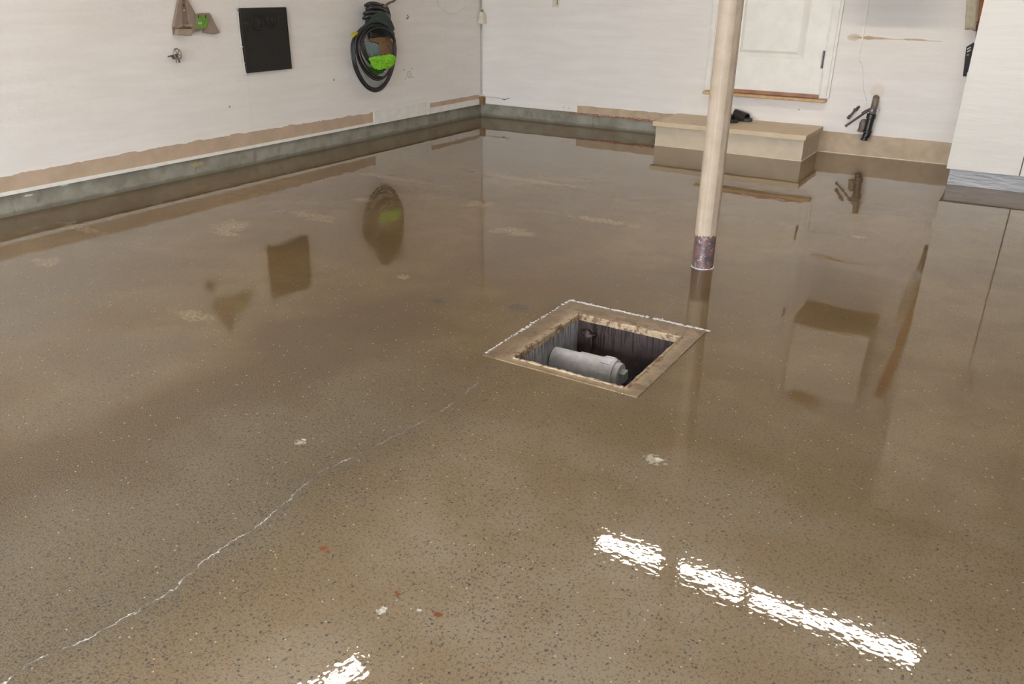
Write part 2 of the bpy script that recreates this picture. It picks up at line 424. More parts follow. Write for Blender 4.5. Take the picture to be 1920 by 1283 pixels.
# back wall with the doorway opening
DX0, DX1, DZ0, DZ1 = 2.487, 3.430, .44, 2.50
bm = BM()
box(bm, 0, DX0, 0, .12, .132, RZ); box(bm, DX1, RX, 0, .12, .132, RZ); box(bm, DX0, DX1, 0, .12, .132, DZ0); box(bm, DX0, DX1, 0, .12, DZ1, RZ)
old = bpy.data.objects['wall_back']; bpy.data.objects.remove(old)
struct(obj('wall_back', bm, M['wall_back'], org=(0, 0, 0)))
struct(obj('wall_right', bx(RX, RX+.12, RY, .12, 0, RZ), M['wall_left'], org=(RX, 0, 0)))
bm = BM()
box(bm, -.12, .9, RY-.12, RY, 0, RZ); box(bm, 6.5, RX+.12, RY-.12, RY, 0, RZ); box(bm, .9, 6.5, RY-.12, RY, 1.55, RZ)
struct(obj('wall_front', bm, M['white'], org=(0, RY, 0)))
struct(obj('ceiling', bx(-.12, RX+.12, RY-.12, .12, RZ, RZ+.1), M['ceil'], org=(0, 0, RZ)))
# foundation kerb under the walls
struct(obj('trim_1', bx(-.12, -.018, RY, .12, 0, .132), M['kerb'], org=(0, 0, 0)))
struct(obj('trim_2', bx(-.02, 3.5, .012, .12, 0, .132), M['kerb'], org=(0, 0, 0)))
# ground outside the open garage door
struct(obj('ground', bx(-6, 14, -20, RY, -.12, -.005), simple('driveway', (.35, .33, .30), .9, .1, 3), org=(0, 0, 0)))

def ragged(axis, a0, a1, z0, z1, t, amp=.012, n=90, bot=0.0, seed=0, zfun=None):
    """thin strip on a wall with a torn top edge; axis 'y' = left wall, 'x' = back wall"""
    top, bt = [], []
    for i in range(n+1):
        k = a0+(a1-a0)*i/n
        w = mnoise.noise(Vector((k*9, seed, 0)))*amp+mnoise.noise(Vector((k*40, seed, 3)))*amp*.5
        w2 = mnoise.noise(Vector((k*30, seed, 9)))*bot
        zt = (zfun(k) if zfun else z1)+w
        P = (lambda z: (0, k, z)) if axis == 'y' else (lambda z: (k, 0, z))
        top.append(P(zt)); bt.append(P(z0+w2))
    bm = BM(); prism(bm, bt+top[::-1], (t, 0, 0) if axis == 'y' else (0, -t, 0)); return bm
# left wall: white trim foot, torn paper strip, board
struct(obj('baseboard_left', bx(0, .010, RY, -1.742, .128, .150), M['white'], bevel=.001))
struct(obj('trim_3', ragged('y', -7.5, -1.745, .149, .238, .004, .012, 260, zfun=lambda k: .240+.010*math.sin(k*1.3)), M['tan']))
struct(obj('trim_4', bx(0, .011, -1.738, -.985, .128, .240), M['white'], bevel=.001))
struct(obj('trim_5', bx(0, .013, -.98, -.915, .126, .243), M['white'], bevel=.001))
struct(obj('trim_6', ragged('y', -.912, -.055, .180, .222, .004, .006, 40, zfun=lambda k: .226), M['tan']))
struct(obj('trim_7', bx(0, .012, -.912, -.052, .127, .184), M['white'], bevel=.001))
bm = bx(0, .05, -.06, 0, .125, .205)
struct(obj('trim_8', bm, M['card'], bevel=.002))
# back wall: torn strip, insulation poking out, tan band at the right
struct(obj('trim_9', ragged('x', 1.146, 2.215, .133, .20, .006, .007, 60, zfun=lambda k: .200), M['tanband']))
struct(obj('trim_10', ragged('x', 3.485, RX, .0, .172, .008, .004, 120, zfun=lambda k: .172), M['tanband']))
bm = BM()
for i in range(150):
    x = .86+1.33*(i/150)**.7+random.uniform(-.01, .01); k = .4+.6*min(1, (x-.8)/1.0)
    blob(bm, (x, -.004, .124+random.uniform(-.006, .006)), .012+.012*random.random(), .005+.005*k, (.003+.006*random.random())*k, .4, 1)
o = obj('insulation_scrap', bm, M['pink'], smooth=True); tag(o, 'ragged line of pink insulation fibres poking out under the torn tan strip', 'insulation'); o['kind'] = 'stuff'
# cream sealant bead between tan band / step and the floor
bm = BM()
def bead(bm, a, b, r, n, jit=.35, r2=None):
    a, b = Vector(a), Vector(b)
    pts = [a.lerp(b, i/n)+Vector((random.uniform(-1, 1), random.uniform(-1, 1), 0))*r*.3 for i in range(n+1)]
    tube(bm, pts, [r*(1+random.uniform(-jit, jit)) for _ in pts], 6)
bead(bm, (3.50, -.010, .001), (4.70, -.010, .001), .0042, 160)
struct(obj('trim_11', bm, M['cream'], smooth=True))

# ================================================================ DOOR
dr = thing('door_1', 'white panelled door above the step, seen behind the post', 'door', (2.95, 0, DZ0)); dr['kind'] = 'structure'
bm = BM()
for (x0, x1) in ((2.424, 2.490), (3.428, 3.513)):
    box(bm, x0, x1, -.016, 0, .438, 2.57); box(bm, x0+.010, x1-.022 if x0 > 3 else x1-.016, -.022, -.016, .438, 2.55)
box(bm, 2.424, 3.513, -.018, 0, 2.50, 2.58)
obj('casing', bm, M['white'], dr, bevel=.003)
bm = BM()
box(bm, DX0, DX0+.018, 0, .12, DZ0, DZ1); box(bm, DX1-.018, DX1, 0, .12, DZ0, DZ1); box(bm, DX0, DX1, 0, .12, DZ1-.018, DZ1)
obj('jamb', bm, M['white'], dr)
# slab with two sunk panels: stiles and rails, recessed panel with sloped edges
bm = BM()
sx0, sx1, sz0, sz1 = DX0+.02, DX1-.02, .462, 2.478
yf, yb, yp = .012, .050, .024
px0, px1 = 2.665, 3.252
panels = ((.735, 1.42), (1.60, 2.34))
box(bm, sx0, px0, yf, yb, sz0, sz1); box(bm, px1, sx1, yf, yb, sz0, sz1)
zz = [sz0, panels[0][0], panels[0][1], panels[1][0], panels[1][1], sz1]
for a, b in ((zz[0], zz[1]), (zz[2], zz[3]), (zz[4], zz[5])): box(bm, px0, px1, yf, yb, a, b)
for a, b in panels:
    box(bm, px0, px1, yp+.004, yb, a, b)
    m = .034
    o_ = [(px0, yf+.001, a), (px1, yf+.001, a), (px1, yf+.001, b), (px0, yf+.001, b)]
    i_ = [(px0+m, yp+.002, a+m), (px1-m, yp+.002, a+m), (px1-m, yp+.002, b-m), (px0+m, yp+.002, b-m)]
    ov = [bm.verts.new(q) for q in o_]; iv = [bm.verts.new(q) for q in i_]
    for k in range(4): bm.faces.new((ov[k], ov[(k+1) % 4], iv[(k+1) % 4], iv[k]))
    m2 = .058
    r_ = [bm.verts.new(q) for q in ((px0+m2, yf+.003, a+m2), (px1-m2, yf+.003, a+m2), (px1-m2, yf+.003, b-m2), (px0+m2, yf+.003, b-m2))]
    for k in range(4): bm.faces.new((iv[k], iv[(k+1) % 4], r_[(k+1) % 4], r_[k]))
    bm.faces.new(r_)
obj('door_leaf', bm, M['door'], dr)
for hz in (.675, 1.43, 2.2):
    bm = bx(3.404, 3.430, -.001, .013, hz, hz+.138); tube(bm, [(3.412, -.004, hz), (3.412, -.004, hz+.138)], .0075, 10)
    obj('hinge', bm, M['hinge'], dr)
bm = BM(); lathe(bm, [(.028, 0), (.028, .006), (.012, .010), (.012, .03), (.026, .042), (.030, .055), (.022, .066), (.002, .069)], (2.575, .012, 1.42), (0, -1, 0), 20)
obj('door_knob', bm, M['hinge'], dr, smooth=True)
bm = bx(2.434, 3.500, -.078, .0, .406, .432); obj('sill', bm, M['oak'], dr, bevel=.008, seg=3)
bm = bx(2.492, 3.428, -.030, .06, .434, .462); obj('threshold', bm, M['oak_dark'], dr, bevel=.004)

# ================================================================ STEP
st = thing('step', 'low beige wooden step on the floor below the white door', 'step', (2.85, -.3, 0))
bm = BM(); box(bm, 2.212, 3.484, -.553, 0, 0, .171); obj('riser', bm, M['step_base'], st, bevel=.003)
bm = bx(2.196, 3.504, -.600, 0, .171, .211); obj('tread', bm, M['step_top'], st, bevel=.003)
bm = bx(2.83, 3.00, -.1915, -.1885, .2108, .2125); obj('scratch', bm, M['card'], st)
bm = BM(); bead(bm, (2.215, -.556, .001), (3.484, -.556, .001), .004, 150); bead(bm, (3.487, -.553, .001), (3.487, -.012, .001), .004, 60); obj('sealant', bm, M['cream'], st, smooth=True)

# slippers
def slipper(label, tip, ang, scale=1.0):
    t = thing('slide_sandal', label, 'sandal', (tip[0], tip[1], .2115), 'black slide sandals on the step')
    t.rotation_euler = (0, 0, ang)
    # local: toe towards +x at x=0, heel at x=-.27
    outl = []
    n = 40
    for i in range(n):
        a = 2*math.pi*i/n; x = -.135+.135*math.cos(a); s = math.sin(a)
        w = .044+.008*math.sin((x+.27)/.27*math.pi*1.4-.6)
        outl.append((x, w*math.copysign(abs(s)**.75, s)))
    bm = BM(); prism(bm, [(x, y*1.1, 0) for x, y in outl], (0, 0, .026)); sole_off = Vector(t['_o'])
    for v in bm.verts: v.co += sole_off
    obj('sole', bm, M['black_rubber'], t, smooth='auto', bevel=.005)
    # strap: arched band over the forefoot
    bm = BM(); rows = []
    nx, na = 7, 14
    for j in range(2):
        rr = []
        for i in range(nx+1):
            x = -.165+.115*i/nx; h = .085-.028*i/nx; w = .056
            ring = []
            for k in range(na+1):
                a = math.pi*k/na
                ring.append(bm.verts.new(Vector((x+.010*math.cos(a)*0, (w-.004*j)*math.cos(a), .008+(h-.004*j)*math.sin(a)**.7))+sole_off))
            rr.append(ring)
        rows.append(rr)
    for i in range(nx):
        for k in range(na):
            bm.faces.new((rows[0][i][k], rows[0][i+1][k], rows[0][i+1][k+1], rows[0][i][k+1]))
            bm.faces.new((rows[1][i][k+1], rows[1][i+1][k+1], rows[1][i+1][k], rows[1][i][k]))
    for i, rev in ((0, 0), (nx, 1)):
        for k in range(na): bm.faces.new((rows[0][i][k], rows[0][i][k+1], rows[1][i][k+1], rows[1][i][k]))
    obj('strap', bm, M['black_plastic'], t, smooth='auto')
slipper('black slide sandal nearer the door, its toe towards the right', (2.925, -.120), math.radians(-8))
slipper('black slide sandal nearer the step edge, half hidden by the post', (2.845, -.262), math.radians(4))

# ================================================================ POST
po = thing('support_post', 'round cream-painted steel post standing on the wet floor', 'post', (3.747, -3.603, 0))
R = .0535; N = 72
def zcut(a): return .163+.009*mnoise.noise(Vector((math.cos(a)*3, math.sin(a)*3, 1)))*2+.010*mnoise.noise(Vector((math.cos(a)*11, math.sin(a)*11, 4)))+.005*((int(a*7) % 2))
bm = BM(); ra, rb, rc = [], [], []
for k in range(N):
    a = 2*math.pi*k/N; c, s = math.cos(a), math.sin(a)
    ra.append(bm.verts.new((3.747+(R-.0008)*c, -3.603+(R-.0008)*s, zcut(a)))); rb.append(bm.verts.new((3.747+R*c, -3.603+R*s, zcut(a)+.002))); rc.append(bm.verts.new((3.747+R*c, -3.603+R*s, RZ-.012)))
for k in range(N):
    j = (k+1) % N
    bm.faces.new((ra[k], ra[j], rb[j], rb[k])); bm.faces.new((rb[k], rb[j], rc[j], rc[k]))
obj('painted_shaft', bm, M['post'], po, smooth='auto')
bm = BM(); lathe(bm, [(R-.0015, 0), (R-.0015, .20)], (3.747, -3.603, 0), (0, 0, 1), 48); obj('bare_foot', bm, M['post_metal'], po, smooth='auto')
bm = BM(); pts = []
for k in range(60):
    a = 2*math.pi*k/60; rr = R+.0005+.002*mnoise.noise(Vector((math.cos(a)*4, math.sin(a)*4, 0)))
    pts.append((3.747+rr*math.cos(a), -3.603+rr*math.sin(a), .0015))
tube(bm, pts, [.0018+.0026*random.random() for _ in pts], 6, True); obj('base_residue', bm, M['pvc_dusty'], po, smooth=True)
bm = bx(3.66, 3.834, -3.69, -3.516, RZ-.012, RZ); obj('cap_plate', bm, M['steel'], po)

# ================================================================ PIT
pit = thing('sump_pit', 'square pit sunk in the floor with chipped tan rim', 'floor pit', (3.75, -4.78, 0)); 
bm = BM()
def ring(bm, o, i, z0, z1):
    ox0, ox1, oy0, oy1 = o; ix0, ix1, iy0, iy1 = i
    for a in ((ox0, ix0, oy0, oy1), (ix1, ox1, oy0, oy1), (ix0, ix1, oy0, iy0), (ix0, ix1, iy1, oy1)): box(bm, *a, z0, z1)
ring(bm, (PX0+.0005, PX1-.0005, PY0+.0005, PY1-.0005), (IX0, IX1, IY0, IY1), -.018, .004)
bmesh.ops.remove_doubles(bm, verts=bm.verts, dist=1e-5)
bmesh.ops.subdivide_edges(bm, edges=[e for e in bm.edges if e.calc_length() > .1], cuts=24, use_grid_fill=True)
for v in bm.verts:
    q = v.co
    w = mnoise.noise(q*28)*.004
    if abs(q.x-IX0) < 1e-3 or abs(q.x-IX1) < 1e-3: q.x += w
    if abs(q.y-IY0) < 1e-3 or abs(q.y-IY1) < 1e-3: q.y += w
    if q.z > 0:
        if PX0+.01 < q.x < PX1-.01 and PY0+.01 < q.y < PY1-.01: q.z += abs(mnoise.noise(q*40))*.004
obj('rim', bm, M['rim'], pit)
# raised inner lip
bm = BM()
for a, b in (((IX0-.008, IY0-.006, .004), (IX0-.008, IY1+.008, .004)), ((IX0-.008, IY1+.008, .004), (IX1+.008, IY1+.008, .004)), ((IX1+.008, IY1+.008, .004), (IX1+.008, IY0-.006, .004)), ((IX1+.008, IY0-.006, .004), (IX0-.008, IY0-.006, .004))):
    bead(bm, a, b, .006, 60, .5)
obj('lip', bm, M['rim'], pit, smooth=True)
D = -.42
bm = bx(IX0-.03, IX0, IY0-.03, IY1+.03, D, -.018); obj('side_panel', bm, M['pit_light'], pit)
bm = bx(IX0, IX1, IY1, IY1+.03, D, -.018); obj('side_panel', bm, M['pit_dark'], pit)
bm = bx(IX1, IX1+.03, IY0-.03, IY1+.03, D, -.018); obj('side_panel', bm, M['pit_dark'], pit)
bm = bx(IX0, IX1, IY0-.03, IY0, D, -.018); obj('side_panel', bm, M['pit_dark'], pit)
bm = bx(IX0, IX1, IY0, IY1, D-.03, D)
bmesh.ops.subdivide_edges(bm, edges=bm.edges[:], cuts=14, use_grid_fill=True)
for v in bm.verts:
    if v.co.z > D-.01: v.co.z += mnoise.noise(v.co*9)*.03
obj('bottom', bm, M['pit_floor'], pit, smooth=True)
bm = BM()
def crust(bm, a, b, n, w, dens=1.0, amp=.5):
    a, b = Vector(a), Vector(b); d = (b-a); ln = d.length; pn = Vector((-d.y, d.x, 0)).normalized()
    for i in range(n):
        t = random.random(); q = t*ln
        k = mnoise.noise(Vector((q*14, a.x*3, 0)))*.6+mnoise.noise(Vector((q*60, a.y, 5)))*.6+.42
        if random.random() > dens*k*1.7: continue
        wid = w*(.5+1.1*max(0, mnoise.noise(Vector((q*9, 4, a.y)))+.4))
        p = a.lerp(b, t)+pn*(random.gauss(0, .55)*wid+.003*mnoise.noise(Vector((q*22, 8, 1)))); sz = random.uniform(.16, .60)*w
        blob(bm, (p.x, p.y, .003+sz*.2), sz*random.uniform(.8, 1.5), sz, sz*.55, amp, 1, 50)
crust(bm, (PX0, PY1+.002, 0), (PX1+.01, PY1+.002, 0), 1700, .0088, .9)
crust(bm, (PX0, PY0+.02, 0), (PX0, PY1, 0), 1000, .0062, .62)
crust(bm, (PX1, PY0, 0), (PX1, PY1, 0), 40, .0030, .5)
crust(bm, (PX1-.12, PY0-.004, 0), (PX1, PY0-.004, 0), 12, .0035, .9)
o = obj('white_residue', bm, M['residue'], pit, smooth=True); o['label'] = 'white crumbly residue along the rim edge'; o['kind'] = 'stuff'
bm = BM()
blob(bm, (IX0+.055, IY1-.018, -.075), .022, .016, .028, .4, 2); tube(bm, [(IX0+.02, IY1-.01, -.06), (IX0+.06, IY1-.02, -.075), (IX0+.09, IY1-.012, -.062)], [.009, .014, .006], 8)
tube(bm, crom([(IX0+.075, IY1-.02, -.06), (IX0+.078, IY1-.024, -.12), (IX0+.070, IY1-.02, -.17)]), [.005]*16+[.002], 6)
obj('mortar_lump', bm, M['pit_dark'], pit, smooth=True)

# cleanout pipe lying in the pit
pz, py, pr = -.118, -4.735, .055
cp = thing('cleanout_pipe', 'dusty grey capped drain pipe lying inside the square pit', 'pipe', (3.7, py, pz-pr))
ax = Vector((1, .02, 0)).normalized(); s0 = Vector((IX0+.004, py-.01, pz))
bm = BM(); lathe(bm, [(.051, 0), (.051, .110), (.056, .114), (.056, .215)], s0, ax, 40); obj('pipe_body', bm, M['pvc_dusty'], cp, smooth='auto')
bm = BM(); lathe(bm, [(.0565, .212), (.0605, .216), (.0605, .262), (.058, .268), (.058, .274)], s0, ax, 40); obj('hub', bm, M['pvc_dusty'], cp, smooth='auto', bevel=.001)
for a in (-.2, .5, 1.15, 2.0, 2.7, 3.6, 4.4, 5.2):
    up = Vector((0, 0, 1)); e = Vector((0, 1, 0))
    d = e*math.cos(a)+up*math.sin(a); tg = ax.cross(d)
    c = s0+ax*.240+d*.0605
    bm = BM(); prism(bm, [c-ax*.02-tg*.010, c+ax*.02-tg*.010, c+ax*.02+tg*.010, c-ax*.02+tg*.010], d*.003); obj('rib', bm, M['pvc_dusty'], cp, bevel=.001)
bm = BM(); lathe(bm, [(.049, .266), (.049, .290), (.046, .295)], s0, ax, 40); obj('threaded_cap', bm, M['pvc_dusty'], cp, smooth='auto')
bm = BM(); h = .0235
c = s0+ax*.290; hexa = []
for k in range(4):
    a = math.pi/4+math.pi/2*k+.12; hexa.append(c+Vector((0, 1, 0))*math.cos(a)*h*1.25+Vector((0, 0, 1))*math.sin(a)*h*1.25)
prism(bm, hexa, ax*.028); obj('square_plug', bm, M['cap_grey'], cp, bevel=.003)

# ================================================================ TALL CABINETS (right)
CX0, CY = 4.552, -.840
def cabinet(x0, w, label, n):
    c = thing('tall_cabinet', label, 'cabinet', (x0+w/2, CY/2, 0), 'white tall cabinets along the back wall')
    bm = bx(x0, x0+w, CY+.045, -.01, .116, 2.78); obj('carcass', bm, M['lam'], c, bevel=.002)
    bm = bx(x0+(.022 if n == 0 else 0), x0+w, CY+.035, -.06, 0, .1155); obj('toe_kick', bm, M['toe'], c, bevel=.002)
    dw = w/2
    obj('gap_shade', bx(x0+.004, x0+w-.002, CY+.026, CY+.045, .118, 2.77), M['black_rubber'], c)  # black sheet behind the doors, standing in for shade in the gaps
    for k in range(2):
        d = obj('cabinet_door', bx(x0+k*dw+(.0 if n == 0 and k == 0 else .0035), x0+(k+1)*dw-.0035, CY-.001, CY+.0255, .117, 2.775), M['lam'], c, bevel=.0015)
        hx = x0+dw+(-.04 if k == 0 else .04)
        bm = BM(); tube(bm, crom([(hx, CY, 1.43), (hx, CY-.03, 1.44), (hx, CY-.03, 1.55), (hx, CY, 1.56)]), .005, 8)
        obj('handle', bm, M['steel'], d, smooth=True)
cabinet(CX0, .905, 'tall white cabinet at the right edge with shiny grey toe kick', 0)
cabinet(CX0+.908, .905, 'second tall white cabinet, showing only as a reflection at the right edge', 1)

# ================================================================ WALL CABINET (above the frame; seen in the wet floor)
wc = thing('wall_cabinet', 'white wall cabinet hung above the drain, mirrored in the wet floor', 'cabinet', (3.92, 0, 1.36))
obj('carcass', bx(3.61, 4.235, -.42, 0, 1.376, 2.08), M['lam'], wc, bevel=.002)
obj('underside', bx(3.605, 4.240, -.438, 0, 1.36, 1.376), M['underside'], wc)
for k in range(2): obj('cabinet_door', bx(3.612+k*.312, 3.612+(k+1)*.312-.003, -.44, -.42, 1.44, 2.078), M['lam'], wc, bevel=.0015)
obj('bottom_rail', bx(3.605, 4.24, -.438, -.42, 1.376, 1.437), M['underside'], wc)
bm = bx(3.66, 3.93, -.38, -.1, 2.0805, 2.21); o = obj('storage_box', bm, M['card'], bevel=.003); tag(o, 'brown cardboard box on top of the wall cabinet, mirrored in the floor', 'box')

# things hanging between wall and tall cabinet
bm = BM(); y0 = -.002
P = [at(u, v, 1, y0) for u, v in ((1826, 79), (1812, 88), (1811, 96), (1805.5, 143), (1812, 143), (1813.5, 135), (1817, 134), (1819, 126), (1828, 90))]
prism(bm, P, (0, -.012, 0)); sh = obj('saw_sheath', bm, M['navy'], bevel=.002); tag(sh, 'dark navy tool sheath hanging beside the tall cabinet', 'tool sheath')
bm = BM()
for dv in (0, 5):
    prism(bm, [at(u, v, 1, y0-.0125) for u, v in ((1813, 91.5+dv), (1820, 87.5+dv), (1820, 89.5+dv), (1813, 93.5+dv))], (0, -.001, 0))
obj('stripe', bm, M['cream'], sh)
bm = BM(); prism(bm, [at(u, v, 1, y0-.0125) for u, v in ((1812, 102), (1817, 101), (1817, 104), (1812.5, 105))], (0, -.001, 0)); obj('button', bm, M['bracket'], sh)
bm = BM()
P = [at(u, v, 1, -.03) for u, v in ((1836, 0), (1852, 0), (1839, 48), (1835, 80), (1829, 78), (1830, 50), (1833, 40))]
P2 = [at(u, v, 1, -.03) for u, v in ((1852, -260), (1880, -260))]
prism(bm, [P[0]]+P2[:1]+P2[1:]+[P[1]]+P[2:], (0, -.01, 0)); o = obj('rust_brown_strap', bm, M['rust'], bevel=.002); o.name = 'hanging_strap'
tag(o, 'rust-brown strap hanging in the gap left of the tall cabinet', 'strap')
bm = BM(); tube(bm, crom([at(u, v, 1, -.045) for u, v in ((1836, 40), (1828, 44), (1825, 52), (1826, 57), (1832, 56), (1834, 48))]), .0022, 6); o = obj('wire_loop', bm, M['black_plastic'], smooth=True)
tag(o, 'small dark wire loop hooked on the rust-brown strap', 'wire loop')
bm = BM()
n, m = 10, 16; g_ = []
for j in range(m+1):
    row = []
    for i in range(n+1):
        s, t = i/n, j/m
        p = at(1809+20*s+6*(1-t), -40+96*t, 1, -.095); q = mnoise.noise(Vector((s*4, t*6, 2)))
        p.y += q*.03; p.x += .004*q; row.append(bm.verts.new(p))
    g_.append(row)
for j in range(m):
    for i in range(n): bm.faces.new((g_[j][i], g_[j][i+1], g_[j+1][i+1], g_[j+1][i]))
bmesh.ops.solidify(bm, geom=bm.faces[:], thickness=.002)
o = obj('plastic_bag', bm, M['amber'], smooth=True); tag(o, 'crumpled cream plastic bag hanging left of the tall cabinet', 'bag')

# ================================================================ DRAIN and surface wiring on back wall
dp = thing('drain_trap', 'old black drain pipe and fittings stubbed out of the back wall', 'pipe', (3.86, -.05, .12))
yd = -.062
def D_(u, v, y=yd): return at(u, v, 1, y)
bm = BM(); tube(bm, crom([B(1643, 182, .02), D_(1642, 187, -.03), D_(1639, 200), D_(1635, 216)], 6), .025, 18); obj('riser_pipe', bm, M['abs_old'], dp, smooth='auto')
bm = BM(); c = D_(1636, 206); lathe(bm, [(.027, -.014), (.033, -.011), (.033, .010), (.027, .012)], c, (0.05, 0, 1), 24); box(bm, c.x+.028, c.x+.052, c.y-.008, c.y+.008, c.z-.006, c.z+.008); obj('clamp', bm, M['hinge'], dp, smooth='auto')
bm = BM(); a, b = D_(1634.5, 213), D_(1626, 247); ax2 = (b-a).normalized(); L2 = (b-a).length
lathe(bm, [(.030, 0), (.036, .004), (.036, .038), (.030, .042), (.030, L2-.014), (.036, L2-.010), (.036, L2+.006), (.030, L2+.010)], a, ax2, 24); obj('coupling', bm, M['abs'], dp, smooth='auto')
bm = BM(); tube(bm, crom([D_(1627, 245), D_(1626, 251), D_(1622, 257), D_(1620, 262)], 6), [.030]*12+[.024]*7, 18); lathe(bm, [(.026, 0), (.029, .004), (.029, .012), (.022, .015)], D_(1620.5, 260), (D_(1620, 263)-D_(1621.5, 258)).normalized(), 20); obj('elbow', bm, M['abs'], dp, smooth='auto')
bm = BM(); c = D_(1618, 236, -.045); lathe(bm, [(.006, .085), (.022, .076), (.031, .056), (.032, 0), (.039, -.003), (.039, -.016), (.030, -.020)], c-Vector((0, 0, .03)), (0, 0, 1), 22); obj('bulb', bm, M['abs_old'], dp, smooth='auto')
bm = BM(); tube(bm, [D_(1630, 206), D_(1612, 218), D_(1586, 236)], [.0095, .0090, .0085], 10); lathe(bm, [(.011, 0), (.011, .010)], D_(1587, 235.5), (D_(1586, 236)-D_(1612, 218)).normalized(), 10); tube(bm, [D_(1628, 206.5), D_(1617, 213.5)], .0135, 10); obj('rod', bm, M['copper'], dp, smooth='auto')
bm = BM(); tube(bm, [B(1611, 200, .01), D_(1606, 204, -.03), D_(1599, 212, -.035), D_(1590, 222, -.035)], [.013, .010, .010, .009], 10); blob(bm, D_(1604, 206, -.033), .018, .014, .014, .2, 2); tube(bm, [D_(1594, 216.5, -.035), D_(1589.5, 222.5, -.035)], .0125, 10); obj('valve_stub', bm, M['copper'], dp, smooth='auto')
bm = BM(); c = B(1644, 178, 0); box(bm, c.x-.028, c.x+.028, -.004, 0, c.z-.012, c.z+.010); obj('escutcheon', bm, M['cream'], dp)

bm = BM(); box(bm, 3.690, 3.700, -.008, 0, .90, 1.36); box(bm, 3.688, 3.697, -.008, 0, .80, .90)
cr = obj('cable_raceway', bm, M['white'], bevel=.001); tag(cr, 'thin white cable raceway running down the wall right of the door', 'cable cover')
bm = BM(); tube(bm, crom([B(1612, 101, -.003), B(1611, 112, -.004), B(1617, 125, -.004), B(1618, 150, -.004), B(1619, 167, -.004), B(1624, 185, -.006), B(1626, 196, -.012)], 8), .0014, 5)
o = obj('thin_wire', bm, M['cable'], smooth=True); tag(o, 'thin pale wire dropping from the raceway to the drain pipe', 'wire')

# light switch plate, corner cable and sensor
sw = thing('switch_plate', 'cream wall plate with dark slot near the top of the back wall', 'switch', (.865, 0, 1.09))
obj('plate', bx(.828, .902, -.006, 0, 1.092, 1.21), M['cream'], sw, bevel=.0015); obj('slot', bx(.878, .888, -.0075, -.005, 1.115, 1.185), M['abs_old'], sw); obj('toggle', bx(.852, .862, -.012, -.005, 1.13, 1.16), M['cream'], sw)
cc = thing('corner_cable', 'white cable running down the room corner and along the back wall', 'cable', (.02, -.02, .2))
bm = BM(); tube(bm, [(.012, -.012, RZ-.01), (.012, -.012, 1.06)], .0055, 8); tube(bm, crom([(.012, -.012, .92), (.012, -.012, .5), (.012, -.011, .26), (.020, -.010, .222), (.05, -.008, .208), (.12, -.007, .204), (.2, -.007, .205), (.26, -.007, .198)], 8), .0050, 8); obj('cable_run', bm, M['cable'], cc, smooth=True)
bm = BM(); tube(bm, crom([(.25, -.007, .198), (.285, -.007, .190), (.31, -.007, .196), (.33, -.006, .205)], 6), .0035, 6); blob(bm, (.285, -.008, .196), .012, .006, .006, .3, 2); obj('cable_end', bm, M['darkwire'], cc, smooth=True)
bm = BM(); tube(bm, crom([(.013, -.012, .21), (.03, -.012, .16), (.07, -.008, .14), (.14, -.006, .134), (.5, -.005, .133), (.9, -.005, .131)], 8), .0026, 6); obj('lower_cable', bm, M['cable'], cc, smooth=True)
bm = BM(); tube(bm, [(.0045, -.0185, RZ-.01), (.0045, -.0185, 1.07)], .0014, 5); tube(bm, [(.0045, -.0185, .92), (.0045, -.0185, .24)], .0014, 5); obj('seam_wire', bm, M['darkwire'], cc, smooth=True)
se = thing('corner_sensor', 'cream tapered housing mounted on the cable in the corner', 'sensor', (.03, -.04, .92))
bm = BM(); c0 = Vector((.034, -.036, 0))
def frus(bm, c, z0, r0, z1, r1):
    q0 = [bm.verts.new((c.x+dx*r0, c.y+dy*r0, z0)) for dx, dy in ((-1, -1), (1, -1), (1, 1), (-1, 1))]; q1 = [bm.verts.new((c.x+dx*r1, c.y+dy*r1, z1)) for dx, dy in ((-1, -1), (1, -1), (1, 1), (-1, 1))]
    bm.faces.new(q0[::-1]); bm.faces.new(q1)
    for k in range(4): bm.faces.new((q0[k], q0[(k+1) % 4], q1[(k+1) % 4], q1[k]))
frus(bm, c0, .925, .033, 1.035, .020); obj('housing', bm, M['cream'], se, bevel=.004)
bm = BM(); lathe(bm, [(.012, 0), (.015, .004), (.015, .018), (.010, .022)], (.034, -.036, 1.034), (0, 0, 1), 16); obj('neck', bm, M['brass'], se, smooth='auto')

# ================================================================ LEFT WALL THINGS
# tan holder with green level
th = thing('tool_holder', 'brown-grey plastic wall holder, tall wedge on the left', 'tool holder', L(360, 50)); 
bm = BM(); O = lambda pts, x: [L(u, v, x) for u, v in pts]
def pxp(pts): return [(280+a/6.4, b/6.4) for a, b in pts]
prism(bm, O(pxp([(350, -110), (430, -110), (440, 0), (545, 185), (500, 370), (450, 430), (280, 420), (268, 320)]), .0), (.006, 0, 0)); obj('back_plate', bm, M['bracket'], th, bevel=.002)
def shell(bm, outer, inner, x0, x1):
    a = [bm.verts.new(p) for p in O(outer, x0)]; b = [bm.verts.new(p) for p in O(inner, x1)]; n = len(a)
    for k in range(n): bm.faces.new((a[k], a[(k+1) % n], b[(k+1) % n], b[k]))
    bm.faces.new(b); bm.faces.new(a[::-1])
bm = BM()
prism(bm, O(pxp([(350, -110), (372, -110), (368, 120), (378, 320), (310, 345), (268, 320)]), .006), (.022, 0, 0))
prism(bm, O(pxp([(420, -110), (432, -110), (440, 0), (545, 185), (505, 360), (470, 320), (455, 250), (430, 60)]), .006), (.022, 0, 0))
obj('side_rib', bm, M['bracket'], th, bevel=.003)
